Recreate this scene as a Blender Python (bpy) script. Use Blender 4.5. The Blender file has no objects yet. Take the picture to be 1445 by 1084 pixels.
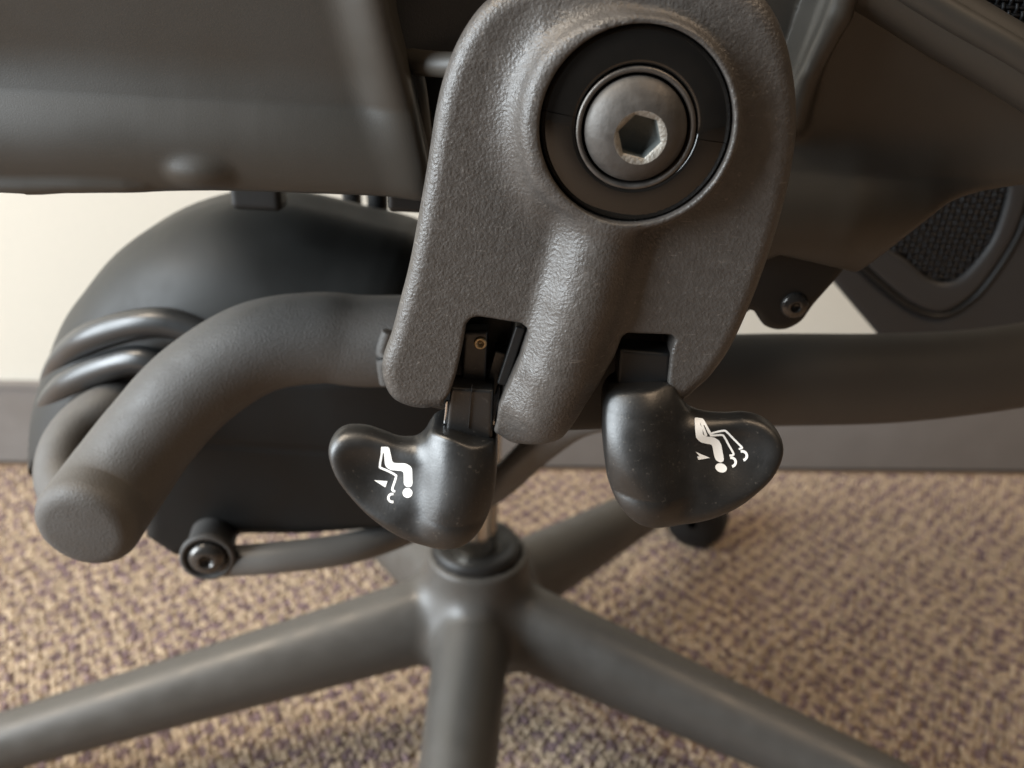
import bpy, math, random
import numpy as np
from mathutils import Matrix, Vector, Euler
from mathutils.geometry import delaunay_2d_cdt
random.seed(4); rng = np.random.default_rng(4)
SC = bpy.context.scene; COL = SC.collection
R = math.radians

# ---------------------------------------------------------------- camera
CAM_H = 0.53; PITCH = R(26.0); ROLL = R(3.0); FPX = 1202.0; CX, CY = 722.5, 542.0
cd = bpy.data.cameras.new('camera'); cam = bpy.data.objects.new('camera', cd); COL.objects.link(cam)
cd.sensor_fit = 'HORIZONTAL'; cd.sensor_width = 4.8; cd.lens = 4.8 * FPX / 1445.0
cd.clip_start = 0.005; cd.clip_end = 50
cd.dof.use_dof = True; cd.dof.focus_distance = 0.193; cd.dof.aperture_fstop = 1.9
cam.matrix_world = Matrix.Translation((0, 0, CAM_H)) @ Matrix.Rotation(R(90) - PITCH, 4, 'X') @ Matrix.Rotation(ROLL, 4, 'Z')
SC.camera = cam

# ---------------------------------------------------------------- light
w = bpy.data.worlds.new('World'); SC.world = w; w.use_nodes = True
w.node_tree.nodes['Background'].inputs[0].default_value = (1.0, 0.93, 0.86, 1)
w.node_tree.nodes['Background'].inputs[1].default_value = 0.05
def area(name, loc, target, size, energy, col, sy=None):
    l = bpy.data.lights.new(name, 'AREA'); l.energy = energy; l.color = col; l.size = size
    if sy: l.shape = 'RECTANGLE'; l.size_y = sy
    o = bpy.data.objects.new(name, l); COL.objects.link(o); o.location = loc
    o.rotation_euler = (Vector(target) - Vector(loc)).to_track_quat('-Z', 'Y').to_euler()
    return o
area('window_light', (-2.1, -0.55, 1.05), (0.0, 0.3, 0.40), 1.3, 146, (0.86, 0.94, 1.0), 1.7)
area('ceiling_light', (-1.35, 0.0, 2.5), (-0.8, 0.35, 0.0), 0.6, 62, (1.0, 0.85, 0.67), 1.2)
area('ceiling_light', (1.1, -0.35, 2.5), (0.5, 0.2, 0.0), 0.6, 24, (1.0, 0.74, 0.50), 1.2)
SC.view_settings.view_transform = 'Standard'; SC.view_settings.look = 'None'
SC.view_settings.exposure = 0.0; SC.view_settings.gamma = 1.0
SC.cycles.max_bounces = 6

# ---------------------------------------------------------------- pixel -> place
_c, _s = math.cos(PITCH), math.sin(PITCH)
def ray(px, py):
    a = (px - CX) / FPX; b = (py - CY) / FPX
    u = a * math.cos(ROLL) + b * math.sin(ROLL); v = -a * math.sin(ROLL) + b * math.cos(ROLL)
    return np.array([u, _c - v * _s, -_s - v * _c])
def P(px, py, Y):                       # millimetres, on the upright plane Y (mm from the lens)
    d = ray(px, py); p = d * (Y / d[1]); p[2] += CAM_H * 1000
    return p
def XZ(pts, Y): return [(lambda q: (q[0], q[2]))(P(a, b, Y)) for a, b in pts]
def floor_pt(px, py):
    d = ray(px, py); t = -CAM_H / d[2]; return d * t + np.array([0, 0, CAM_H])
def pxmm(px, py, Y):                    # millimetres per photo pixel there
    d = ray(px, py); return (Y / d[1]) / FPX

# ---------------------------------------------------------------- materials
def mat(name, col, rough=0.5, metal=0.0, bump=0.0, scale=2500.0, var=0.0, vscale=40.0, specks=0.0, spec=0.5, coat=0.0, scratch=0.0):
    m = bpy.data.materials.new(name); m.use_nodes = True; nt = m.node_tree; N = nt.nodes; L = nt.links
    b = N['Principled BSDF']; b.inputs['Roughness'].default_value = rough; b.inputs['Metallic'].default_value = metal
    b.inputs['Specular IOR Level'].default_value = spec; b.inputs['Coat Weight'].default_value = coat
    b.inputs['Base Color'].default_value = (*col, 1)
    tc = N.new('ShaderNodeTexCoord'); out = None
    if var or specks:
        nz = N.new('ShaderNodeTexNoise'); nz.inputs['Scale'].default_value = vscale; nz.inputs['Detail'].default_value = 6
        L.new(tc.outputs['Object'], nz.inputs['Vector'])
        mx = N.new('ShaderNodeMix'); mx.data_type = 'RGBA'
        mx.inputs[6].default_value = (*[c * (1 - var) for c in col], 1); mx.inputs[7].default_value = (*[min(1, c * (1 + var)) for c in col], 1)
        L.new(nz.outputs[0], mx.inputs[0]); out = mx.outputs[2]
        rr = N.new('ShaderNodeMapRange'); rr.inputs[1].default_value = .3; rr.inputs[2].default_value = .7
        rr.inputs[3].default_value = max(0.02, rough - .08); rr.inputs[4].default_value = min(1, rough + .1)
        L.new(nz.outputs[0], rr.inputs[0]); L.new(rr.outputs[0], b.inputs['Roughness'])
    if specks:                          # settled dust and pale wear grains
        vz = N.new('ShaderNodeTexNoise'); vz.inputs['Scale'].default_value = 900; vz.inputs['Detail'].default_value = 3; vz.inputs['Roughness'].default_value = .7
        L.new(tc.outputs['Object'], vz.inputs['Vector'])
        r = N.new('ShaderNodeMapRange'); r.inputs[1].default_value = .62; r.inputs[2].default_value = .72; r.inputs[4].default_value = specks
        L.new(vz.outputs[0], r.inputs[0])
        m2 = N.new('ShaderNodeMix'); m2.data_type = 'RGBA'; m2.inputs[7].default_value = (.42, .38, .33, 1)
        L.new(r.outputs[0], m2.inputs[0]); L.new(out, m2.inputs[6]); out = m2.outputs[2]
    if scratch:
        mp = N.new('ShaderNodeMapping'); mp.inputs['Rotation'].default_value = (0, .35, 0); mp.inputs['Scale'].default_value = (160, 400, 1700)
        L.new(tc.outputs['Object'], mp.inputs[0])
        s = N.new('ShaderNodeTexNoise'); s.inputs['Scale'].default_value = 1; s.inputs['Detail'].default_value = 2
        L.new(mp.outputs[0], s.inputs['Vector'])
        r = N.new('ShaderNodeMapRange'); r.inputs[1].default_value = .68; r.inputs[2].default_value = .76; r.inputs[4].default_value = scratch
        L.new(s.outputs[0], r.inputs[0])
        m2 = N.new('ShaderNodeMix'); m2.data_type = 'RGBA'; m2.inputs[7].default_value = (.34, .31, .28, 1)
        L.new(r.outputs[0], m2.inputs[0]); L.new(out, m2.inputs[6]); out = m2.outputs[2]
    if out: L.new(out, b.inputs['Base Color'])
    if bump:
        n = N.new('ShaderNodeTexNoise'); n.inputs['Scale'].default_value = scale; n.inputs['Detail'].default_value = 4
        L.new(tc.outputs['Object'], n.inputs['Vector'])
        bp = N.new('ShaderNodeBump'); bp.inputs['Strength'].default_value = bump; bp.inputs['Distance'].default_value = 0.0003
        L.new(n.outputs[0], bp.inputs['Height']); L.new(bp.outputs[0], b.inputs['Normal'])
    return m
M = dict(
 plate=mat('grained graphite plastic', (.066, .060, .055), .37, bump=.8, scale=1500, var=.28, vscale=420, specks=.16, scratch=.3),
 frame=mat('painted graphite frame', (.043, .039, .033), .44, bump=.10, scale=2600, var=.03, vscale=30),
 tube=mat('cast tube', (.074, .069, .064), .58, bump=.7, scale=1500, var=.12, vscale=120),
 base=mat('base enamel', (.068, .063, .057), .41, bump=.25, scale=1500, var=.14, vscale=60, scratch=.12),
 rubber=mat('black rubber cover', (.015, .015, .014), .50, spec=.35, bump=.06, var=.1),
 lowtube=mat('link tube lightened for window highlight', (.13, .125, .118), .4, bump=.2, scale=1500, var=.1),  # base colour raised to stand in for the window highlight on this tube
 ribgloss=mat('shiny rubber rib', (.020, .021, .022), .36, spec=.7, bump=.05, var=.1),
 matte=mat('matte tube darkened for shade', (.055, .047, .039), .62, bump=.2, scale=1500, var=.06),  # right tube's shade is put into this darker brown base colour
 dark=mat('black mechanism plastic', (.008, .0075, .007), .55, spec=.25, bump=.2, var=.15),
 slot=mat('black slot plastic', (.008, .008, .008), .5, bump=.1, var=.1),
 lever=mat('satin black lever plastic', (.009, .0088, .0085), .40, spec=.8, bump=.10, scale=1500, var=.10, vscale=120, specks=.10),
 gloss=mat('glossy black bushing', (.009, .008, .007), .07, var=.3, vscale=200, coat=.6),
 bolt=mat('dull grey bolt steel', (.080, .074, .068), .52, metal=.45, bump=.3, scale=700, var=.3, vscale=350),
 washer=mat('worn washer steel', (.12, .11, .10), .42, metal=.7, bump=.2, var=.3, vscale=400),
 worn=mat('worn bright socket edge', (.28, .265, .235), .5, metal=.5, bump=.8, scale=1500, var=.35, vscale=900),
 socket=mat('oily socket', (.10, .11, .105), .6, metal=.2, bump=.3, var=.3, vscale=300),
 brass=mat('brass eyelet', (.55, .43, .26), .35, metal=.8, bump=.3, var=.3, vscale=800),
 steel=mat('bright steel', (.7, .7, .7), .2, metal=1),
 chrome=mat('gas spring chrome', (.62, .58, .52), .12, metal=1, var=.1),
 screw=mat('black oxide screw', (.09, .085, .08), .25, metal=.6, var=.2, vscale=300),
 print=mat('white printed pictogram', (.86, .86, .84), .5),
 weave=mat('black seat weave', (.008, .008, .009), .5, var=.3, vscale=300),
 backframe=mat('grey back frame', (.036, .036, .037), .5, bump=.2, var=.1),
 wall=mat('cream woven wall panel', (.55, .52, .455), .85, bump=.5, scale=420, var=.05, vscale=250),
 skirting=mat('grey rubber skirting', (.17, .155, .145), .5, bump=.1, scale=300, var=.12, vscale=30),
 carpet=mat('carpet backing', (.22, .15, .10), .95, bump=.5, scale=500, var=.5, vscale=120),
)
lp = bpy.data.materials.new('carpet loop yarn'); lp.use_nodes = True; _n = lp.node_tree
_a = _n.nodes.new('ShaderNodeAttribute'); _a.attribute_name = 'yarn'
_n.links.new(_a.outputs['Color'], _n.nodes['Principled BSDF'].inputs['Base Color'])
_n.nodes['Principled BSDF'].inputs['Roughness'].default_value = .92
_n.nodes['Principled BSDF'].inputs['Specular IOR Level'].default_value = .2
M['loop'] = lp

# ---------------------------------------------------------------- objects
HUB = np.array([-0.0174, 0.470, 0.127]); ROOT = np.array([HUB[0], HUB[1], 0.0])
def empty(name, loc):
    o = bpy.data.objects.new(name, None); COL.objects.link(o); o.location = loc; o.empty_display_size = .05; return o
chair = empty('office_chair', ROOT)
chair['label'] = 'graphite grey swivel office chair with big hex pivot bolt and two black tilt levers'
chair['category'] = 'office chair'
bpy.context.view_layer.update()
def build(name, V, F, m, parent=None, label=None, kind=None, smooth=True):
    """V in millimetres, world axes; becomes one mesh object whose origin is its own centre."""
    V = np.asarray(V, float) / 1000.0
    c = (V.min(0) + V.max(0)) / 2
    me = bpy.data.meshes.new(name); me.from_pydata((V - c).tolist(), [], F if isinstance(F, list) else F.tolist()); me.update()
    if smooth: me.polygons.foreach_set('use_smooth', [True] * len(me.polygons))
    me.materials.append(M[m] if isinstance(m, str) else m)
    o = bpy.data.objects.new(name, me); COL.objects.link(o)
    if parent is not None:
        o.parent = parent; o.location = c - np.array(WL[parent.name])
    else: o.location = c
    WL[o.name] = tuple(c)
    if label: o['label'] = label
    if kind: o['kind'] = kind
    return o
WL = {chair.name: tuple(ROOT)}

# ---------------------------------------------------------------- signed distances (mm)
def spline(pts, n=6, closed=True):
    p = np.asarray(pts, float); k = len(p); out = []
    rng_ = range(k) if closed else range(k - 1)
    for i in rng_:
        if closed: a, b, c, d = p[i - 1], p[i], p[(i + 1) % k], p[(i + 2) % k]
        else: a, b, c, d = p[max(i - 1, 0)], p[i], p[i + 1], p[min(i + 2, k - 1)]
        for j in range(n):
            t = j / n
            out.append(.5 * (2 * b + (c - a) * t + (2 * a - 5 * b + 4 * c - d) * t * t + (3 * b - a - 3 * c + d) * t ** 3))
    if not closed: out.append(p[-1])
    return np.array(out)
class Poly:
    def __init__(s, pts): s.p = np.asarray(pts, float)
    def __call__(s, x, z):
        x, z = np.broadcast_arrays(x, z); d = np.full(x.shape, 1e9); ins = np.zeros(x.shape, bool)
        q = s.p
        for i in range(len(q)):
            a = q[i - 1]; b = q[i]; e = b - a; L = e @ e
            if L < 1e-9: continue
            wx = x - a[0]; wz = z - a[1]
            t = np.clip((wx * e[0] + wz * e[1]) / L, 0, 1)
            dx = wx - e[0] * t; dz = wz - e[1] * t
            np.minimum(d, dx * dx + dz * dz, out=d)
            if a[1] != b[1]:
                cr = ((a[1] > z) != (b[1] > z)) & (x < (b[0] - a[0]) * (z - a[1]) / (b[1] - a[1]) + a[0]); ins ^= cr
        d = np.sqrt(d); return np.where(ins, -d, d)
def smin(a, b, k):
    h = np.clip(.5 + .5 * (b - a) / k, 0, 1); return b + (a - b) * h - k * h * (1 - h)
def smax(a, b, k): return -smin(-a, -b, k)
def extr(d2, y, y0, y1, r):
    a = d2 + r; b = np.abs(y - (y0 + y1) / 2) - (y1 - y0) / 2 + r
    return np.minimum(np.maximum(a, b), 0) + np.sqrt(np.maximum(a, 0) ** 2 + np.maximum(b, 0) ** 2) - r
def capsule(x, y, z, a, b, ra, rb=None):
    rb = ra if rb is None else rb
    e = np.asarray(b, float) - a; L = e @ e
    t = np.clip(((x - a[0]) * e[0] + (y - a[1]) * e[1] + (z - a[2]) * e[2]) / L, 0, 1)
    return np.sqrt((x - a[0] - e[0] * t) ** 2 + (y - a[1] - e[1] * t) ** 2 + (z - a[2] - e[2] * t) ** 2) - (ra + (rb - ra) * t)
def chain(x, y, z, pts, rr, k=0):
    d = None
    for i in range(len(pts) - 1):
        c = capsule(x, y, z, pts[i], pts[i + 1], rr[i], rr[i + 1]); d = c if d is None else (np.minimum(d, c) if not k else smin(d, c, k))
    return d
def ellips(x, y, z, c, r):
    X, Y, Z = (x - c[0]), (y - c[1]), (z - c[2])
    k0 = np.sqrt((X / r[0]) ** 2 + (Y / r[1]) ** 2 + (Z / r[2]) ** 2); k1 = np.sqrt((X / r[0] ** 2) ** 2 + (Y / r[1] ** 2) ** 2 + (Z / r[2] ** 2) ** 2)
    return k0 * (k0 - 1) / np.maximum(k1, 1e-9)
def rbox(x, y, z, c, h, r):
    a = np.abs(x - c[0]) - h[0] + r; b = np.abs(y - c[1]) - h[1] + r; e = np.abs(z - c[2]) - h[2] + r
    return np.minimum(np.maximum(np.maximum(a, b), e), 0) + np.sqrt(np.maximum(a, 0) ** 2 + np.maximum(b, 0) ** 2 + np.maximum(e, 0) ** 2) - r
def nets(f, lo, hi, h):
    """surface nets over f, vertices then pulled onto the zero level"""
    ax = [np.arange(lo[i], hi[i] + h, h) for i in range(3)]
    D = np.broadcast_to(f(ax[0][:, None, None], ax[1][None, :, None], ax[2][None, None, :]), [len(a) for a in ax])
    D = np.ascontiguousarray(D); I = D < 0
    s = [n - 1 for n in D.shape]
    cnt = np.zeros(s, int); 
    for i in (0, 1):
        for j in (0, 1):
            for k in (0, 1): cnt += I[i:i + s[0], j:j + s[1], k:k + s[2]]
    act = (cnt > 0) & (cnt < 8); idx = -np.ones(s, int); cells = np.argwhere(act); idx[act] = np.arange(len(cells))
    S = np.zeros((len(cells), 3)); W = np.zeros(len(cells))
    cor = [(i, j, k) for i in (0, 1) for j in (0, 1) for k in (0, 1)]
    val = {c: D[cells[:, 0] + c[0], cells[:, 1] + c[1], cells[:, 2] + c[2]] for c in cor}
    for c in cor:
        for a in range(3):
            if c[a]: continue
            e = list(c); e[a] = 1; e = tuple(e); va, vb = val[c], val[e]; m = (va < 0) != (vb < 0)
            t = np.where(m, va / np.where(m, va - vb, 1), 0)
            q = np.tile(np.array(c, float), (len(cells), 1)); q[:, a] = t
            S += q * m[:, None]; W += m
    V = (cells + S / W[:, None]) * h + np.array(lo)
    F = []
    for a in range(3):
        b, c = (a + 1) % 3, (a + 2) % 3
        sl0 = [slice(None)] * 3; sl1 = [slice(None)] * 3; sl0[a] = slice(0, -1); sl1[a] = slice(1, None)
        A, B = I[tuple(sl0)], I[tuple(sl1)]; e = np.argwhere(A != B)
        e = e[(e[:, b] > 0) & (e[:, c] > 0) & (e[:, b] < D.shape[b] - 1) & (e[:, c] < D.shape[c] - 1)]
        if not len(e): continue
        def g(db, dc):
            q = e.copy(); q[:, b] -= db; q[:, c] -= dc; return idx[q[:, 0], q[:, 1], q[:, 2]]
        Q = np.stack([g(1, 1), g(0, 1), g(0, 0), g(1, 0)], 1)
        fl = ~A[e[:, 0], e[:, 1], e[:, 2]]; Q[fl] = Q[fl][:, ::-1]; F.append(Q)
    F = np.concatenate(F)
    for _ in range(2):
        G, d = grad(f, V, h * .25); st = np.clip(d, -h * .6, h * .6); V = V - G * st[:, None]
    return V, F
def grad(f, V, e):
    x, y, z = V.T; d = f(x, y, z)
    G = np.stack([f(x + e, y, z) - f(x - e, y, z), f(x, y + e, z) - f(x, y - e, z), f(x, y, z + e) - f(x, y, z - e)], 1)
    n = np.linalg.norm(G, axis=1, keepdims=True); sl = np.maximum(n / (2 * e), .3)
    return G / np.maximum(n, 1e-9), d / sl[:, 0]
def sdf_obj(name, f, lo, hi, h, m, parent=None, **k):
    V, F = nets(f, lo, hi, h); return build(name, V, F, m, chair if parent is None else parent, **k)
def bounds(pts, pad):
    p = np.array(pts); return p.min(0) - pad, p.max(0) + pad

# ---------------------------------------------------------------- swept and turned shapes (mm)
def sweep(path, radii, n=24, cap=0.25, sub=6, sq=(1, 1)):
    p = spline(path, sub, False); r = spline(np.array(radii, float)[:, None], sub, False)[:, 0]
    T = np.gradient(p, axis=0); T /= np.linalg.norm(T, axis=1, keepdims=True)
    up = np.array([0, 0, 1.0]); V = []; F = []
    rings = []
    def ring(c, t, rad):
        u = np.cross(up, t); u = u / np.linalg.norm(u) if np.linalg.norm(u) > 1e-3 else np.array([1.0, 0, 0]); v = np.cross(t, u)
        a = np.linspace(0, 2 * np.pi, n, endpoint=False)
        return c + rad * (np.cos(a)[:, None] * u * sq[0] + np.sin(a)[:, None] * v * sq[1])
    def ends(c, t, rad, sgn):
        b = rad * cap; out = []
        for q in (90, 70, 50, 30, 12): out.append(ring(c + sgn * t * b * math.sin(R(q)), t, rad - b + b * math.cos(R(q))))
        return out
    rings += ends(p[0], T[0], r[0], -1)
    for i in range(len(p)): rings.append(ring(p[i], T[i], r[i]))
    rings += ends(p[-1], T[-1], r[-1], 1)[::-1]
    for q in rings: V += q.tolist()
    for i in range(len(rings) - 1):
        for j in range(n): F.append((i * n + j, i * n + (j + 1) % n, (i + 1) * n + (j + 1) % n, (i + 1) * n + j))
    F.append(tuple(range(n))[::-1]); F.append(tuple((len(rings) - 1) * n + j for j in range(n)))
    return V, F
def lathe(prof, c, axis, n=64, segs=None):
    """prof: list of (radius, height along axis)"""
    t = np.asarray(axis, float); t /= np.linalg.norm(t)
    u = np.cross((0, 0, 1.0), t); u = np.array([1.0, 0, 0]) if np.linalg.norm(u) < 1e-3 else u / np.linalg.norm(u); v = np.cross(t, u)
    V = []; F = []
    for r, hgt in prof:
        for j in range(n):
            a = 2 * np.pi * j / n; V.append((np.asarray(c) + t * hgt + max(r, 1e-3) * (math.cos(a) * u + math.sin(a) * v)).tolist())
    for i in range(len(prof) - 1):
        for j in range(n): F.append((i * n + j, i * n + (j + 1) % n, (i + 1) * n + (j + 1) % n, (i + 1) * n + j))
    return V, F
def fillet_box(c, h, r=.6, rot=0.0):
    V = []; F = []; k = [-1, 1]
    f = lambda x, y, z: rbox(x, y, z, (0, 0, 0), h, r)
    V, F = nets(f, [-a - 1 for a in h], [a + 1 for a in h], max(.35, min(h) / 5))
    cs, sn = math.cos(rot), math.sin(rot); V = V @ np.array([[cs, 0, -sn], [0, 1, 0], [sn, 0, cs]]) + np.asarray(c)
    return V, F

# ================================================================ THE ROOM
fl = floor_pt(0, 657); fr = floor_pt(1445, 670)
wdir = (fr - fl); wdir /= np.linalg.norm(wdir); wn = np.array([wdir[1], -wdir[0], 0])   # towards the camera
mid = (fl + fr) / 2
def slab(name, a0, a1, z0, z1, d0, d1, m, parent=None, **k):
    V = []
    for a in (a0, a1):
        for d in (d0, d1):
            for z in (z0, z1): V.append(((mid + wdir * a + wn * d) * 1000 + np.array([0, 0, z * 1000])).tolist())
    F = [(0, 1, 3, 2), (4, 6, 7, 5), (0, 4, 5, 1), (2, 3, 7, 6), (1, 5, 7, 3), (0, 2, 6, 4)]
    return build(name, V, F, m, parent, smooth=False, **k)
wall = slab('wall', -2.5, 2.5, 0.004, 2.6, -.06, -.008, 'wall', label='cream woven wall panel behind the chair above a grey skirting')
wall['category'] = 'wall'
ztop = 0.104
slab('skirting_board', -2.5, 2.5, 0.006, ztop - .006, -.008 + .0005, 0, 'skirting', wall)
slab('skirting_trim', -2.5, 2.5, ztop - .0055, ztop, -.008 + .0005, .002, 'skirting', wall)
carpet = build('carpet', [(-3000, -3000, 0), (3000, -3000, 0), (3000, 3000, 0), (-3000, 3000, 0)], [(0, 1, 2, 3)], 'carpet', kind='structure')
carpet['label'] = 'tan and plum flecked loop carpet under the chair'
def carpet_loops():
    sp = .0056; xs = np.arange(-1.1, 1.1, sp); ys = np.arange(.16, 1.25, sp * .9)
    X, Y = np.meshgrid(xs, ys); X = X + (np.arange(len(ys)) % 2)[:, None] * sp / 2
    X = X + rng.normal(0, sp * .10, X.shape); Y = Y + rng.normal(0, sp * .10, X.shape)
    # blotches of the two yarns: knit rows that wander
    def vn(sx, sy, seed):
        g = np.random.default_rng(seed).random((700, 700)); u = X / sx + 300; v = Y / sy + 100
        i = np.floor(u).astype(int); j = np.floor(v).astype(int); a = u - i; b = v - j; a = a * a * (3 - 2 * a); b = b * b * (3 - 2 * b)
        return (g[j, i] * (1 - a) + g[j, i + 1] * a) * (1 - b) + (g[j + 1, i] * (1 - a) + g[j + 1, i + 1] * a) * b
    wob = .0050 * (vn(.03, .03, 5) - .5) * 2; row = (Y + wob) / .0205; rx = (X + .0055 * (vn(.03, .03, 6) - .5) * 2) / .0215
    n = .50 + .32 * np.cos(2 * np.pi * rx) * np.cos(2 * np.pi * row) + .27 * (vn(.0085, .0075, 1) - .5) + .06 * (vn(.09, .07, 3) - .5) + .09 * (rng.random(X.shape) - .5)
    keep = ((X - mid[0]) * wn[0] + (Y - mid[1]) * wn[1]) > .006
    near = np.abs(X) < .42 + .80 * Y; keep &= near
    X, Y, n = X[keep], Y[keep], n[keep]; N = len(X)
    k = 6; rings = [(1.0, 0.0), (.86, .55), (.45, .95)]
    hgt = rng.uniform(.0024, .0038, N); rad = sp * rng.uniform(.54, .66, N); ph = rng.uniform(0, 6.28, N); st = rng.uniform(.8, 1.25, N)
    tilt = rng.normal(0, .0007, (N, 2))
    V = np.zeros((N, 3 * k + 1, 3))
    for q, (rr, hh) in enumerate(rings):
        for j in range(k):
            a = 2 * np.pi * j / k
            cx, cy = rad * rr * math.cos(a) * st, rad * rr * math.sin(a) / st
            V[:, q * k + j, 0] = X + cx * np.cos(ph) - cy * np.sin(ph) + tilt[:, 0] * hh
            V[:, q * k + j, 1] = Y + cx * np.sin(ph) + cy * np.cos(ph) + tilt[:, 1] * hh
            V[:, q * k + j, 2] = .0004 + hgt * hh
    V[:, -1, 0] = X + tilt[:, 0]; V[:, -1, 1] = Y + tilt[:, 1]; V[:, -1, 2] = hgt * 1.04
    F = []
    for q in range(2):
        for j in range(k): F.append((q * k + j, q * k + (j + 1) % k, (q + 1) * k + (j + 1) % k, (q + 1) * k + j))
    T = [(2 * k + j, 2 * k + (j + 1) % k, 3 * k) for j in range(k)]
    nv = 3 * k + 1; off = (np.arange(N) * nv)[:, None, None]
    Fq = (off + np.array(F)[None]).reshape(-1, 4); Ft = (off + np.array(T)[None]).reshape(-1, 3)
    me = bpy.data.meshes.new('carpet_loops'); me.vertices.add(N * nv); me.vertices.foreach_set('co', V.reshape(-1))
    me.loops.add(Fq.size + Ft.size); me.loops.foreach_set('vertex_index', np.concatenate([Fq.ravel(), Ft.ravel()]))
    me.polygons.add(len(Fq) + len(Ft))
    me.polygons.foreach_set('loop_start', np.concatenate([np.arange(len(Fq)) * 4, Fq.size + np.arange(len(Ft)) * 3]))
    me.polygons.foreach_set('use_smooth', np.ones(len(Fq) + len(Ft), bool)); me.update()
    tan = np.array([.370, .290, .210]); mid_ = np.array([.275, .207, .170]); plum = np.array([.165, .116, .121])
    c = np.where(n[:, None] > .48, tan, np.where(n[:, None] > .37, mid_, plum)) * rng.uniform(.8, 1.2, (N, 1))
    C = np.ones((N, nv, 4)); C[:, :, :3] = c[:, None]
    at = me.color_attributes.new('yarn', 'FLOAT_COLOR', 'POINT'); at.data.foreach_set('color', C.reshape(-1).astype(np.float32))
    me.materials.append(M['loop']); o = bpy.data.objects.new('carpet_loops', me); COL.objects.link(o); o.parent = carpet; o['kind'] = 'stuff'
carpet_loops()

# ================================================================ PIVOT PLATE
YP = 186.0
out_px = [(690, -2), (662, 30), (640, 70), (624, 115), (614, 160), (604, 225), (592, 295), (578, 370), (564, 425), (552, 470), (540, 505), (541, 535), (553, 559), (575, 571), (600, 575), (628, 574),
          (680, 600), (703, 612), (726, 624), (765, 622), (800, 604), (850, 585), (915, 575), (958, 566), (985, 545), (1003, 528), (1030, 490), (1058, 430), (1084, 360), (1105, 290), (1118, 230), (1124, 170), (1120, 110), (1106, 48), (1080, 0), (1040, -28), (980, -44), (900, -50), (800, -42), (735, -26)]
plate2 = Poly(spline(XZ(out_px, YP), 4))
slotL = Poly(XZ([(657, 462), (664, 454), (674, 451), (736, 461), (745, 468), (744, 478), (732, 515), (703, 580), (700, 604), (690, 640), (620, 640), (624, 574), (634, 560), (643, 532), (651, 497)], 181))
slotR = Poly(XZ([(879, 480), (886, 475), (948, 477), (955, 482), (949, 500), (944, 545), (946, 640), (760, 700), (800, 612), (846, 545), (868, 508)], 181))
bc = P(897, 180, 178.0)
rid = [P(850, 318, 186), P(822, 420, 185.6), P(788, 520, 185.6), (P(768, 566, 186.5))]
def f_plate(x, y, z):
    d2 = plate2(x, z)
    d = extr(d2, y, 182.5, 198.0, 4.2)
    rr = np.sqrt((x - bc[0]) ** 2 + (z - bc[2]) ** 2)
    # boss: cone that is steep at the right and soft at the left
    soft = np.clip((bc[0] - x) / 20.0, 0, 1)
    a = (rr - 21.2 - 1.5 * soft) ; yy = np.maximum(176.2 - y, y - 196)
    cone = np.maximum(yy, 0) ** 2 + np.maximum(a + 2.2, 0) ** 2
    boss = np.minimum(np.maximum(yy + 2.2, a + 2.2), 0) + np.sqrt(np.maximum(yy + 2.2, 0) ** 2 + np.maximum(a + 2.2, 0) ** 2) - 2.2
    d = smin(d, boss, 2.2 + 7.5 * soft)
    d = smin(d, chain(x, y, z, rid, [9.6, 9.6, 9.6, 9.8], 1.0), 3.6)
    sl = np.minimum(slotL(x, z), slotR(x, z))
    d = smax(d, -sl, .9)
    rec = np.maximum(rr - 19.5, y - 190.0)
    return smax(d, -rec, .5)
lo, hi = bounds(XZ(out_px, YP), 2)
plate = sdf_obj('pivot_plate', f_plate, (lo[0], 172.6, lo[1] - 3), (hi[0], 200, hi[1]), .62, 'plate')
# bushing ring in two halves, washer, bolt
ax = np.array([0, -1.0, 0])
def ring_half(z0, z1):
    prof = [(11.5, -4), (12.2, 1.2), (12.5, 1.75), (13.0, 1.85), (16.0, 1.35), (18.2, .85), (18.8, .65), (19.2, .2), (19.3, -5)]
    V = []; F = []; n = 49
    for r, h in prof:
        for j in range(n):
            a = R(z0) + (R(z1) - R(z0)) * j / (n - 1); V.append((bc[0] + r * math.cos(a), 178.9 - h, bc[2] + r * math.sin(a)))
    for i in range(len(prof) - 1):
        for j in range(n - 1): F.append((i * n + j, (i + 1) * n + j, (i + 1) * n + j + 1, i * n + j + 1))
    for e in (0, n - 1):
        o = len(V); V += [V[i * n + e] for i in range(len(prof))]; F.append([o + i for i in range(len(prof))][::1 if e == 0 else -1])
    return V, F
for a0, a1 in ((-6.4, 172.6), (173.1, 353.1)):
    V, F = ring_half(a0, a1); build('pivot_bushing', V, F, 'gloss', plate)
bx = bc + np.array([0.0, .2, -.35])
V, F = lathe([(10.9, -3), (10.95, .75), (11.15, 1.05), (11.6, 1.15), (12.0, 1.0), (12.15, .4), (12.2, -3)], bx, ax, 96); build('washer', V, F, 'washer', plate)
axb = np.array([.05, -1.0, -.06])
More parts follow.
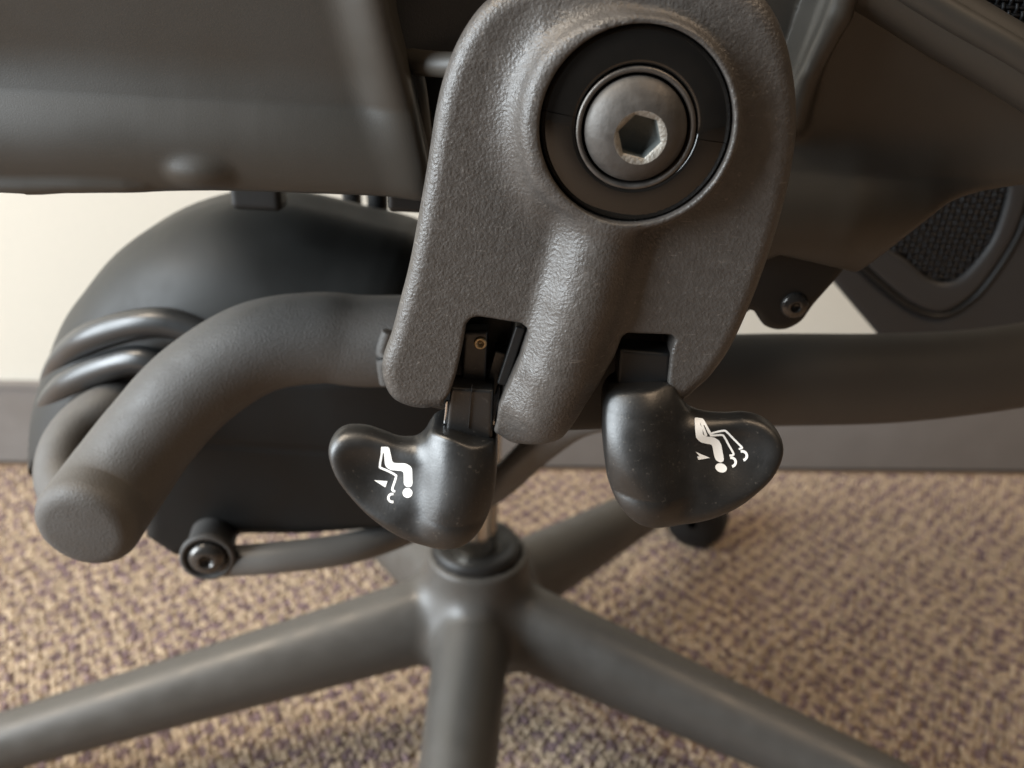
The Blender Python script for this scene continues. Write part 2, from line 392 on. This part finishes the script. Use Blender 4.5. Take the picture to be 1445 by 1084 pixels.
def bolt():
    Rb = 10.35; prof = [(Rb, -2.5), (Rb, .6), (10.1, 1.3), (9.6, 1.9), (8.6, 2.75), (7.4, 3.4), (6.3, 3.8), (5.3, 4.02)]
    V, F = lathe(prof, bx, axb, 96)
    t = axb / np.linalg.norm(axb); u = np.cross((0, 0, 1.0), t); u /= np.linalg.norm(u); v = np.cross(t, u)
    n = 96
    def hexr(a, ap): 
        b = (a + R(12)) % R(60) - R(30); return ap / math.cos(b)
    Vw = []; Fw = []
    for sc, h in ((None, 4.02), (1.02, 3.82), (.97, 3.5)):
        for j in range(n):
            a = 2 * np.pi * j / n; r = 5.3 if sc is None else hexr(a, 4.0) * sc
            Vw.append((np.asarray(bx) + t * h + r * (math.cos(a) * u + math.sin(a) * v)).tolist())
    for i in range(2):
        for j in range(n): Fw.append((i * n + j, i * n + (j + 1) % n, (i + 1) * n + (j + 1) % n, (i + 1) * n + j))
    Vs = []; Fs = []
    for ap, h in ((4.0 * .97, 3.5), (3.7, 0.2), (3.0, -.3), (.05, -1.0)):
        for j in range(n):
            a = 2 * np.pi * j / n; r = hexr(a, ap) if ap > 3.5 else ap
            Vs.append((np.asarray(bx) + t * h + r * (math.cos(a) * u + math.sin(a) * v)).tolist())
    for i in range(3):
        for j in range(n): Fs.append((i * n + j, i * n + (j + 1) % n, (i + 1) * n + (j + 1) % n, (i + 1) * n + j))
    def skew(L):
        L = np.asarray(L, float); hh = np.clip(((L - np.asarray(bx)) @ t) / 4.0, 0, 1.1)[:, None]; return L + hh ** 1.5 * np.array([.5, 0, -.8])
    V, Vw, Vs = skew(V), skew(Vw), Vs + np.array([.42, 0, -.65])
    build('bolt_head', V, F, 'bolt', plate, label='dull steel button head bolt with worn hex socket')
    build('socket_edge', Vw, Fw, 'worn', plate); build('hex_socket', Vs, Fs, 'socket', plate)
bolt()
# black box behind the slots
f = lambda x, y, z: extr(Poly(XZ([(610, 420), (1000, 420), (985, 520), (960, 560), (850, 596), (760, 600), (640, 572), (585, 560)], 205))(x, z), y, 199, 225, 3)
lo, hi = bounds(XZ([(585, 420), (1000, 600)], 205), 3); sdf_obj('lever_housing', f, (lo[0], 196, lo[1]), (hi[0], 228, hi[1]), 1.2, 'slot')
# divider inside the left slot
V, F = fillet_box(P(722, 490, 193), (1.2, 6, 8), .4, R(14)); build('slot_divider', V, F, 'slot', plate)

# ================================================================ LEVERS
LEAN = .36
def PL(px, py, Yc, z0):                 # on the leaning plane of a lever
    d = ray(px, py); t = (Yc - LEAN * (z0 - CAM_H * 1000)) / (d[1] - LEAN * d[2])
    p = d * t; p[2] += CAM_H * 1000; return p
def lever(px_out, Yc, top, stem, rs, dish, dr, half, name, label):
    z0 = P(*top, Yc)[2]
    flat = lambda a, b: PL(a, b, Yc, z0) * (1, 0, 1) + (0, Yc, 0)
    q2 = [(flat(a, b)[0], flat(a, b)[2]) for a, b in px_out]
    o2 = Poly(spline(q2, 5)); st = np.array([flat(a, b) for a, b in stem]); px_, pr_ = np.polyfit(st[:, 2], st[:, 0], 2), np.polyfit(st[:, 2], rs, 2); za, zb_ = st[:, 2].min(), st[:, 2].max()
    dc = flat(*dish[:2]); dc[1] = Yc - dish[2]
    def f(x, y, z):
        y = y + LEAN * (z0 - z)
        d2 = o2(x, z)
        d = extr(d2, y, Yc - half, Yc + half, half * .93)
        zc = np.clip(z, za, zb_)
        d = smin(d, np.sqrt((x - np.polyval(px_, zc)) ** 2 + (y - Yc) ** 2 + (z - zc) ** 2) - np.polyval(pr_, zc), 3.5)
        d = smax(d, d2 + .1, .8)
        d = smax(d, -ellips(x, y, z, dc, dr), 2.2)
        return d * .94
    lo, hi = bounds(q2, 1.5)
    return sdf_obj(name, f, (lo[0], Yc - 26, lo[1]), (hi[0], Yc + 14, hi[1]), .45, 'lever', label=label), f
sL = lambda L: [(a * .332 + 440, b * .332 + 420) for a, b in L]
sR = lambda L: [(a * .3137 + 760, b * .3137 + 440) for a, b in L]
outL = sL([(497, 545), (525, 524), (600, 527), (690, 560), (765, 572), (787, 590), (790, 660), (786, 750), (775, 830), (750, 905), (700, 975), (620, 1025), (540, 1042), (440, 1028), (340, 983), (250, 918), (170, 840), (110, 760), (77, 680), (72, 620), (98, 572), (150, 547), (230, 550), (300, 572), (370, 596), (435, 595), (475, 575)])
outR = sR([(290, 365), (330, 316), (400, 302), (500, 296), (570, 291), (612, 312), (642, 375), (682, 428), (760, 455), (850, 461), (930, 457), (1010, 477), (1068, 520), (1098, 580), (1092, 650), (1050, 730), (980, 800), (900, 860), (800, 908), (700, 934), (600, 943), (500, 932), (420, 898), (350, 828), (308, 740), (291, 620), (284, 480)])
leverL, fL = lever(outL, 188.0, (660, 600), [(652, 606), (650, 660), (640, 716)], [9.0, 9.6, 8.6], (528, 662, 15.0), (16.0, 13.0, 14.5), 4.8, 'tilt_lever', 'black tilt lever with paddle sweeping left, one rear-wheel reclining icon')
leverR, fR = lever(outR, 185.0, (900, 550), [(899, 568), (901, 630), (917, 680)], [9.2, 9.8, 9.0], (1036, 626, 15.2), (17.0, 13.2, 13.5), 4.8, 'tilt_lever', 'black tilt lever with paddle sweeping right and a two wheeled reclining icon')
# necks
def neck(px, Y, half, m, parent, name, r=.8):
    p2 = Poly(XZ(px, Y)); lo, hi = bounds(XZ(px, Y), 1.2)
    f = lambda x, y, z: extr(p2(x, z), y, Y - half, Y + half, r)
    return sdf_obj(name, f, (lo[0], Y - half - 1, lo[1]), (hi[0], Y + half + 1, hi[1]), .4, m, parent)
neck([(638, 537), (697, 541), (695, 615), (630, 612)], 188.5, 4.0, 'lever', leverL, 'lever_neck')
V, F = fillet_box(P(664, 574, 184.3), (.12, .25, 6.2), .1, R(3)); build('mould_seam', V, F, 'lever', leverL)
neck([(655, 462), (690, 462), (686, 548), (651, 545)], 192.5, 2.6, 'lever', leverL, 'lever_tab')
V, F = fillet_box(P(700, 520, 194), (1.6, 3, 6), .4, R(12)); build('lever_tab', V, F, 'lever', leverL)
V, F = lathe([(.55, -.6), (.6, .2), (.95, .55), (1.35, .6), (1.6, .35), (1.65, -1)], P(678, 484, 189.9), ax, 24); build('eyelet', V, F, 'brass', leverL)
V, F = lathe([(.62, -.5), (.45, .05), (.02, .15)], P(678, 484, 189.9), ax, 16); build('eyelet_core', V, F, 'brass', leverL)
V, F = sweep([P(631, 566, 186.5), P(630, 580, 186.5), P(628, 597, 186.5)], [.42, .42, .42], 12); build('cable_wire', V, F, 'steel', leverL)
neck([(872, 484), (943, 490), (941, 548), (868, 552)], 188.0, 4.0, 'slot', leverR, 'lever_neck')

# printed pictograms: thin prints lying on the lever surface
def on_surface(f, pts, lift):
    pts = np.asarray(pts, float); d = np.array([ray(a, b) for a, b in pts]); o = np.array([0, 0, CAM_H * 1000.0]); t = np.full(len(pts), 150.0)
    for _ in range(45):
        q = o + d * t[:, None]; t = t + f(*q.T) * .8
    return o + d * (t - lift)[:, None]
def prints(shapes, f, parent, name):
    V = []; F = []
    for k, sh in enumerate(shapes):
        sh = [tuple(p) for p in sh]
        pts = []
        for i in range(len(sh)):
            a = np.array(sh[i]); b = np.array(sh[(i + 1) % len(sh)]); m_ = max(1, int(np.linalg.norm(b - a) / 1.5))
            for j in range(m_): pts.append(tuple(a + (b - a) * j / m_))
        n = len(pts); P2 = Poly(pts); q = np.array(pts); x0, y0 = q.min(0); x1, y1 = q.max(0)
        gx, gy = np.meshgrid(np.arange(x0, x1, 1.5), np.arange(y0, y1, 1.5)); gi = P2(gx, gy) < -.6
        ins = list(zip(gx[gi], gy[gi]))
        r = delaunay_2d_cdt([Vector(p) for p in pts] + [Vector(p) for p in ins], [(i, (i + 1) % n) for i in range(n)], [list(range(n))], 1, 1e-4)
        o = len(V); V += on_surface(f, [tuple(v) for v in r[0]], .05 + .012 * k).tolist()
        F += [tuple(o + i for i in fc) for fc in r[2]]
    build(name, V, F, 'print', parent)
def stroke(pts, wd):
    p = np.array(pts, float); T = np.gradient(p, axis=0); T /= np.linalg.norm(T, axis=1, keepdims=True); N = np.stack([-T[:, 1], T[:, 0]], 1) * wd / 2
    return [tuple(q) for q in (p + N)] + [tuple(q) for q in (p - N)[::-1]]
def arc(c, r, a0, a1, n=12): return [(c[0] + r * math.cos(R(a0 + (a1 - a0) * i / n)), c[1] + r * math.sin(R(a0 + (a1 - a0) * i / n))) for i in range(n + 1)]
def rpoly(pts, rad=9, n=4):
    out = []; p = np.array(pts, float); k = len(p)
    for i in range(k):
        a, b, c = p[i - 1], p[i], p[(i + 1) % k]; u = a - b; v = c - b; lu, lv = np.linalg.norm(u), np.linalg.norm(v); r = min(rad, lu / 2.2, lv / 2.2)
        s = b + u / lu * r; e = b + v / lv * r
        for j in range(n + 1): t = j / n; out.append(tuple((1 - t) ** 2 * s + 2 * t * (1 - t) * b + t * t * e))
    return out
zL = lambda L: [(a * .0969 + 515, b * .0969 + 615) for a, b in L]
zR = lambda L: [(a * .0968 + 965, b * .0968 + 575) for a, b in L]
icoL = [rpoly([(268, 160), (352, 162), (402, 398), (600, 402), (685, 460), (692, 700), (676, 738), (640, 750), (600, 742), (566, 705), (564, 516), (360, 497), (292, 440)], 45),
        stroke(spline([(258, 175), (240, 290), (216, 440), (235, 470), (330, 510), (440, 570), (452, 600), (425, 690), (398, 775), (410, 800), (440, 812)], 3, False), 31), [(236, 162), (300, 160), (300, 240), (268, 250), (228, 260)],
        stroke(arc((398, 906), 58, -75, -285), 33), [(132, 648), (327, 662), (296, 752)], arc((620, 832), 71, 0, 345, 24)]
icoR = [rpoly([(156, 143), (262, 160), (232, 240), (270, 300), (278, 400), (330, 425), (440, 435), (510, 480), (545, 540), (585, 760), (570, 795), (530, 803), (470, 775), (445, 720), (412, 545), (250, 512), (180, 450), (165, 330)], 30),
        [(200, 150), (272, 160), (300, 190), (400, 372), (380, 392), (355, 380), (302, 262), (270, 250)], [(225, 160), (278, 240), (345, 405), (322, 428), (300, 405), (262, 290)],
        stroke(spline([(370, 390), (470, 360), (585, 340), (630, 362), (740, 475), (840, 575), (845, 595), (800, 606)], 3, False), 29),
        stroke(spline([(380, 410), (460, 408), (550, 402), (590, 430), (650, 540), (720, 665), (715, 695), (664, 700)], 3, False), 29),
        stroke(arc((852, 706), 66, -110, 75), 38), stroke(arc((692, 798), 64, -105, 80), 38), [(175, 648), (270, 690), (382, 736), (212, 765), (195, 718), (228, 712)],
        [(543 + 84 * math.cos(t) - 12 * math.sin(t), 882 + 64 * math.sin(t) + 22 * math.cos(t)) for t in np.linspace(0, 6.05, 24)]]
prints([zL(q) for q in icoL], fL, leverL, 'reclining_pictogram'); prints([zR(q) for q in icoR], fR, leverR, 'reclining_pictogram')
# ================================================================ SEAT FRAME LEFT AND RIGHT OF THE PLATE
YF = 216.0
casL = Poly(spline(XZ([(-420, 272), (-420, -190), (200, -190), (545, -190), (556, -10), (566, 50), (580, 110), (596, 190), (606, 245), (606, 287), (540, 281), (420, 275), (300, 271), (100, 271)], YF), 3))
bul = spline([P(-460, 176, 224), P(100, 190, 224), P(380, 200, 224.5), P(600, 215, 228)], 5, False)
rdg = spline([P(527, -120, 217.5), P(548, 40, 217.5), P(566, 130, 218.5), P(592, 240, 222)], 4, False)
lipp = [P(-460, 262, 215.5), P(120, 261, 215.5), P(240, 266, 218), P(420, 270, 222), P(600, 280, 224)]; lipp = spline(lipp, 4, False)
btn = P(286, 239, 215)
zl = P(300, 140, 217)[2]
def f_cas(x, y, z):
    y = y + .30 * np.maximum(z - zl, 0)
    d = extr(casL(x, z), y, 217, 246, 5)
    d = smin(d, chain(x, y, z, bul, np.linspace(14, 10, len(bul))), 12)
    d = smin(d, chain(x, y, z, lipp, np.interp(np.linspace(0, 1, len(lipp)), [0, .3, .5, 1], [3.4, 3.4, 2.8, 2.4])), 1.5)
    d = smin(d, chain(x, y, z, rdg, np.linspace(4.5, 3.5, len(rdg))), 9)
    d = smin(d, ellips(x, y, z, btn, (8.5, 5, 4.2)), 2.6)
    return smax(d, casL(x, z), 2.0)
lo, hi = bounds(XZ([(-420, -185), (606, 290)], YF), 2)
fr_l = sdf_obj('seat_frame', f_cas, (lo[0], 190, lo[1]), (hi[0], 250, hi[1]), 1.0, 'frame', label='broad graphite seat frame side with rounded lower roll and oval boss')
# web between frame and plate
V, F = fillet_box(P(625, 18, 224), (16, 3, 13), 1.5); build('frame_web', V, F, 'backframe', fr_l)
V, F = sweep([P(550, 84, 228), P(605, 90, 217), P(660, 93, 209)], [3.6, 3.0, 3.0], 20); build('frame_rib', V, F, 'frame', fr_l)
V, F = fillet_box(P(618, 190, 244), (14, 3, 22), 1.5); build('frame_web', V, F, 'slot', fr_l)
V, F = sweep([P(568, 92, 222), P(584, 122, 222), P(594, 190, 224), P(604, 240, 226)], [4.5, 3.2, 3.0, 2.8], 16); build('frame_rib', V, F, 'frame', fr_l)
# right side
casR = Poly(spline(XZ([(1040, -150), (1120, -105), (1290, 0), (1445, 90), (1560, 170), (1560, 250), (1445, 268), (1385, 277), (1338, 289), (1295, 316), (1258, 352), (1232, 384), (1214, 396), (1195, 388), (1160, 378), (1100, 362), (1050, 352)], 222), 3))
bulR = [P(1030, 292, 230), P(1180, 296, 229), P(1270, 288, 231), P(1350, 262, 236), P(1600, 235, 240)]
rdgR = [P(1180, -90, 222), P(1158, 20, 222), P(1128, 98, 223), P(1116, 170, 225)]
recR = Poly(XZ([(1030, -200), (1150, -200), (1142, -10), (1115, 95), (1090, 160), (1030, 160)], 222))
zr = P(1200, 240, 226)[2]
def f_casR(x, y, z):
    y = y + .34 * np.maximum(z - zr, 0)
    d = extr(casR(x, z), y, 226, 252, 6)
    d = smin(d, chain(x, y, z, bulR, [12, 12.5, 11, 8, 7], 1), 14)
    d = smin(d, chain(x, y, z, rdgR, [3.0, 3.0, 2.6, 2.0], 1), 5)
    d = smax(d, casR(x, z), 2.0)
    return smax(d, -np.maximum(recR(x, z), y - 240), 2)
lo, hi = bounds(XZ([(1040, -155), (1555, 400)], 222), 2)
fr_r = sdf_obj('seat_frame', f_casR, (lo[0], 196, lo[1]), (hi[0], 256, hi[1]), 1.0, 'frame', label='shaded brown graphite seat frame side with a drooping pointed bulge')
V, F = sweep([P(1090, -112, 212), P(1240, -28, 213), P(1345, 38, 214), P(1445, 98, 215), P(1570, 184, 217)], [7.6, 7.6, 7.6, 7.6, 7.4], 32); build('seat_rim', V, F, 'frame', fr_r)
V, F = sweep([P(1120, -112, 206), P(1250, -34, 206.5), P(1345, 24, 207), P(1445, 82, 208), P(1570, 170, 210)], [3.0, 3.0, 3.0, 3.0, 3.0], 20); build('rim_bead', V, F, 'frame', fr_r)

# woven suspension mesh: crossing strands, joined
def weave(org, u, v, nu, nv, sp, th, name, parent, inside=None):
    V = []; F = []; u = np.array(u, float); v = np.array(v, float); nrm = np.cross(u, v); nrm /= np.linalg.norm(nrm)
    for (a, b, na, nb, s0) in ((u, v, nu, nv, 0), (v, u, nv, nu, 1)):
        for i in range(na):
            prev = None
            for j in range(2 * nb + 1):
                c = np.asarray(org) + a * i * sp + b * j * sp / 2; wv = math.sin((j / 2 + .5 * 0) * math.pi + i * math.pi + s0 * math.pi + math.pi / 2) * th * .9
                if inside is not None and inside(c[0], c[2]) > -.3: prev = None; continue
                o = len(V)
                for q in range(4):
                    t = q * math.pi / 2; V.append((c + nrm * (wv + th * math.sin(t)) + a * th * 1.35 * math.cos(t)).tolist())
                if prev is not None:
                    for q in range(4): F.append((prev + q, prev + (q + 1) % 4, o + (q + 1) % 4, o + q))
                prev = o
    return build(name, V, F, 'weave', parent, kind='stuff')
weave(P(1345, 70, 231), (1, 0, 0), (0, .15, .99), 34, 24, 1.7, .42, 'seat_mesh', fr_r)
V, F = fillet_box(P(1445, -20, 241), (34, 1, 28), .5); build('seat_backing', V, F, 'slot', fr_r)

# ================================================================ TUBES, COVER AND HOUSING
path = [(720, 476, 262), (530, 482, 262), (450, 477, 260), (360, 492, 256), (275, 546, 250), (214, 612, 244), (174, 666, 237), (147, 704, 229), (126, 734, 219)]
V, F = sweep([P(*q) for q in path], [15.2, 15.4, 15.2, 15.3, 15.5, 15.6, 16.1, 16.3, 16.2], 48, .36, 10)
arm = build('front_link_tube', V, F, 'tube', chair, label='thick curved grey tube ending in a flat round cap at left')
V, F = sweep([P(548, 470, 246), P(541, 500, 246), P(545, 540, 246)], [2.2, 2.4, 2.2], 16); build('tube_lip', V, F, 'tube', arm)
# rubber cover: flat-topped shell with coil-like ribs at its lower left
dom2 = Poly(spline(XZ([(78, 512), (104, 442), (134, 398), (174, 350), (230, 311), (290, 288), (350, 279), (420, 285), (500, 304), (600, 335), (650, 420), (600, 520), (430, 530), (280, 540), (170, 600), (110, 660), (62, 660), (50, 622), (62, 565)], 335), 4))
ribs = [[(310, 478, 290), (245, 457, 290), (190, 458, 291), (130, 476, 295), (96, 502, 305), (78, 535, 321), (76, 562, 346)],
        [(255, 530, 290), (205, 508, 289), (152, 517, 292), (104, 538, 297), (79, 562, 307), (65, 592, 322), (66, 616, 346)]]
ribs = [spline([P(*q) for q in rb], 3, False) for rb in ribs]; rr_ = np.full(len(ribs[0]), 5.7)
cvf = spline([P(200, 560, 300), P(158, 574, 290), P(120, 598, 283), P(94, 634, 274), P(88, 676, 264), P(106, 714, 252)], 3, False)
def f_dome(x, y, z):
    d = extr(dom2(x, z), y, 288, 390, 44)
    return d
for rb in ribs:
    V, F = sweep(rb, rr_, 28, .8, 2); build('cover_rib', V, F, 'ribgloss', chair)
V, F = sweep(cvf, [9.6] * len(cvf), 28, .8, 2); build('cover_foot', V, F, 'tube', chair)
lo, hi = bounds(XZ([(40, 275), (655, 690)], 335), 4)
sdf_obj('rubber_cover', f_dome, (lo[0], 270, lo[1]), (hi[0], 392, hi[1]), 1.7, 'rubber', label='black rubber cover with flat top and coil-like ribs at lower left')
# tilt mechanism housing
hp = XZ([(215, 560), (280, 520), (560, 520), (640, 545), (680, 600), (660, 700), (560, 742), (430, 752), (345, 752), (300, 776), (250, 783), (206, 754), (205, 700)], 305)
H2 = Poly(hp)
def f_house(x, y, z):
    d = extr(H2(x, z), y, 300, 372, 7)
    seam = P(450, 642, 300)[2]
    return d + .8 * np.exp(-((z - seam + .02 * (x)) / 1.0) ** 2)
lo, hi = bounds(hp, 4); sdf_obj('tilt_housing', f_house, (lo[0], 296, lo[1]), (hi[0], 376, hi[1]), 1.6, 'dark')
# lower link tube sweeping under the housing to the right tube
low = [(318, 792, 292), (400, 786, 294), (500, 772, 302), (590, 740, 318), (690, 692, 332), (760, 632, 330), (815, 592, 318), (880, 575, 300)]
V, F = sweep([P(a, b, c) for a, b, c in low], [6.6, 6.8, 6.8, 7, 7.4, 7.6, 8, 8.5], 32, .3, 10)
build('lower_link_tube', V, F, 'lowtube', chair)
p0, p1 = P(306, 742, 308), P(292, 789, 284); axs = p1 - p0; ln = np.linalg.norm(axs)
V, F = lathe([(8.5, 0), (9.6, 1), (9.6, ln - 5), (10.6, ln - 4), (11.2, ln - 2.5), (11.2, ln - .6), (10.6, ln), (9.4, ln), (9.0, ln - .6), (8.6, ln - 2), (.01, ln - 2)], p0, axs, 64)
bush = build('link_bush', V, F, 'tube', chair)
V, F = lathe([(7.6, ln - 2), (7.6, ln - .6), (7.0, ln + .8), (5.6, ln + 1.8), (3.6, ln + 2.4), (2.9, ln + 2.4), (2.7, ln + .4), (.01, ln)], p0, axs, 48); build('screw_head', V, F, 'screw', bush)
# right arm tube
rt = [(860, 535, 262), (980, 538, 272), (1100, 536, 280), (1250, 534, 283), (1380, 524, 283), (1500, 505, 283), (1640, 478, 283)]
V, F = sweep([P(a, b, c) for a, b, c in rt], [16.5, 16.5, 16.8, 16.4, 15.4, 15, 15], 40, .3, 8); build('rear_link_tube', V, F, 'matte', chair)
# bracket with screw
bp = Poly(spline(XZ([(1020, 350), (1100, 350), (1180, 362), (1197, 374), (1180, 398), (1150, 432), (1132, 456), (1106, 468), (1080, 462), (1060, 440), (1020, 470)], 236), 4))
lo, hi = bounds(XZ([(1020, 345), (1200, 475)], 236), 2)
brk = sdf_obj('rear_bracket', lambda x, y, z: extr(bp(x, z), y, 236, 246, 2), (lo[0], 234, lo[1]), (hi[0], 248, hi[1]), .8, 'slot')
V, F = lathe([(4.0, -1), (4.0, .5), (3.3, 1.4), (1.8, 1.9), (1.5, 1.9), (1.3, .6), (.01, .5)], P(1121, 431, 236), ax, 32); build('screw_head', V, F, 'screw', brk)
# far fittings seen through the gap under the frame
V, F = sweep([P(532, 268, 372), P(533, 285, 372), P(534, 314, 372)], [4.6, 4.6, 4.0], 20); build('cable_fitting', V, F, 'slot', chair)
V, F = sweep([P(496, 268, 380), P(497, 284, 380), P(498, 305, 380)], [4.4, 4.4, 4.0], 20); build('cable_fitting', V, F, 'screw', chair)
V, F = fillet_box(P(365, 270, 300), (9, 5, 6), 2); build('cover_stub', V, F, 'slot', chair)

# ================================================================ BACKREST (lower right)
YB = 430.0
bk = [(1150, 360), (1185, 408), (1212, 440), (1246, 480), (1290, 540), (1560, 540), (1560, 190), (1300, 190), (1200, 260)]
B2 = Poly(XZ(bk, YB))
hole = Poly(spline(XZ([(1225, 330), (1254, 351), (1283, 369), (1310, 393), (1334, 401), (1358, 393), (1384, 366), (1403, 338), (1418, 299), (1424, 260), (1400, 225), (1300, 225), (1225, 280)], YB), 4))
gro = spline([P(a, b, YB - .5) for a, b in [(1200, 360), (1228, 388), (1264, 419), (1293, 438), (1322, 447), (1348, 441), (1379, 419), (1408, 383), (1432, 345), (1447, 312), (1462, 262)]], 3, False)
def f_back(x, y, z):
    d = extr(B2(x, z), y, YB, YB + 14, 3)
    d = smax(d, -np.maximum(hole(x, z), y - YB - 20), 3)
    return smax(d, -chain(x, y, z, gro, [2.4] * len(gro)), 1.5)
lo, hi = bounds(XZ([(1150, 190), (1555, 540)], YB), 4)
back = sdf_obj('backrest', f_back, (lo[0], YB - 12, lo[1]), (hi[0], YB + 18, hi[1]), 1.6, 'backframe', label='dark grey backrest frame with woven mesh behind the seat')
V, F = sweep(gro[::2] + (0, .8, 0), [1.5] * len(gro[::2]), 10, .3, 3); build('piping', V, F, 'slot', back)
weave(P(1222, 408, YB + 3), (1, 0, 0), (0, 0, 1), 30, 30, 3.1, .75, 'back_mesh', back, hole)
V, F = fillet_box(P(1345, 300, YB + 12), (30, 1, 34), .5); build('mesh_backing', V, F, 'slot', back)

# ================================================================ GAS SPRING, HUB AND LEGS
h0 = HUB * 1000; ctop = P(672, 775, h0[1]); ztop_h = ctop[2]; hub0 = np.array([ctop[0], h0[1], h0[2]])
V, F = lathe([(13.8, -30), (13.8, 150)], (hub0[0], hub0[1], ztop_h), (0, 0, 1), 48); gas = build('gas_spring', V, F, 'chrome', chair)
V, F = lathe([(14.2, 3), (18, 2.2), (19, 4), (22, 4.2), (23.5, 6.5), (27, 7), (29, 5.8), (30, 3), (30, -6)], (hub0[0], hub0[1], ztop_h), (0, 0, 1), 64); build('spring_collar', V, F, 'slot', gas)
slope, delta = .178, R(-1.15)
legs = []
for k in range(5):
    a = delta + k * R(72); legs.append(np.array([math.sin(a), -math.cos(a)]))
def f_leg(x, y, z, d2):
    s = (x - h0[0]) * d2[0] + (y - h0[1]) * d2[1]; w_ = -(x - h0[0]) * d2[1] + (y - h0[1]) * d2[0]; v = z - (h0[2] - slope * s)
    t = np.clip(s / 325.0, 0, 1.0)
    rh = 35.0 - 17.0 * t ** .9; rw = 26.0 - 8.0 * t
    # super-ellipse section, flattened underneath
    ds = np.maximum(s - 325, 0)
    q = np.sqrt((w_ / rw) ** 2 + (v / rh) ** 2 + (ds / 14) ** 2 + (np.minimum(s + 8, 0) / 14) ** 2)
    return (q - 1) * np.minimum(rw, rh) * .85
def f_hub(x, y, z):
    r = np.sqrt((x - h0[0]) ** 2 + (y - h0[1]) ** 2)
    zt = ztop_h; R0 = 34.5 + np.clip((zt - z) / 60, 0, 1) * 4
    a = r - R0; b = np.maximum(z - zt, h0[2] - 32 - z)
    d = np.minimum(np.maximum(a + 3, b + 3), 0) + np.sqrt(np.maximum(a + 3, 0) ** 2 + np.maximum(b + 3, 0) ** 2) - 3
    return np.maximum(d, -np.maximum(r - 29.5, zt - 6 - z))
def f_base(x, y, z):
    d = f_hub(x, y, z)
    for q in legs: d = smin(d, f_leg(x, y, z, q), 11)
    return d
zb = h0[2] - slope * 340 - 22
V, F = nets(f_base, (h0[0] - 358, h0[1] - 358, zb), (h0[0] + 358, h0[1] + 358, ztop_h + 3), 3.4)
N_, _ = grad(f_base, V, .5)
cen = V[F].mean(1); dl = np.stack([f_leg(*cen.T, q) for q in legs]); own = dl.argmin(0); own[np.hypot(cen[:, 0] - h0[0], cen[:, 1] - h0[1]) < 42] = -1
base = None
for k in [-1, 0, 1, 2, 3, 4]:
    q = F[own == k]; us, inv = np.unique(q, return_inverse=True); inv = inv.reshape(q.shape)
    o = build('base_hub' if k < 0 else 'base_leg', V[us], inv, 'base', chair if k < 0 else base)
    o.data.normals_split_custom_set_from_vertices(N_[us].tolist())
    if k < 0: base = o
# casters: hooded twin wheels under the leg ends
for k, q in enumerate(legs):
    sw = {2: R(158), 0: R(20), 1: R(-25), 3: R(40), 4: R(10)}[k]; t0 = np.array([-q[1], q[0], 0]); e = np.array([h0[0] + q[0] * 338, h0[1] + q[1] * 338, 33.0]) - t0 * 12; t = np.array([t0[0] * math.cos(sw) - t0[1] * math.sin(sw), t0[0] * math.sin(sw) + t0[1] * math.cos(sw), 0])
    if k == 2: t = np.array([-.42, -.91, 0])
    V, F = lathe([(5, -17), (22, -17), (29, -14), (32, -8), (32, -3), (30, -1), (30, 1), (32, 3), (32, 8), (29, 14), (22, 17), (5, 17)], e + np.array([0, 0, 0]), t, 40)
    cs = build('caster_wheel', V, F, 'slot', base)
    V, F = sweep([e + (0, 0, 20), e + (0, 0, 36), e + (0, 0, 50)], [6, 6, 6], 16); build('caster_stem', V, F, 'screw', base)

# seat pan above, out of the picture's top edge, and central column of the mechanism
f = lambda x, y, z: rbox(x, y, z, (10, 430, 590), (235, 225, 12), 10)
sdf_obj('seat_pan', f, (-230, 200, 572), (250, 660, 608), 5, 'dark')
V, F = fillet_box((h0[0] + 12, 440, 345), (55, 45, 34), 10); build('mechanism_block', V, F, 'dark', chair)
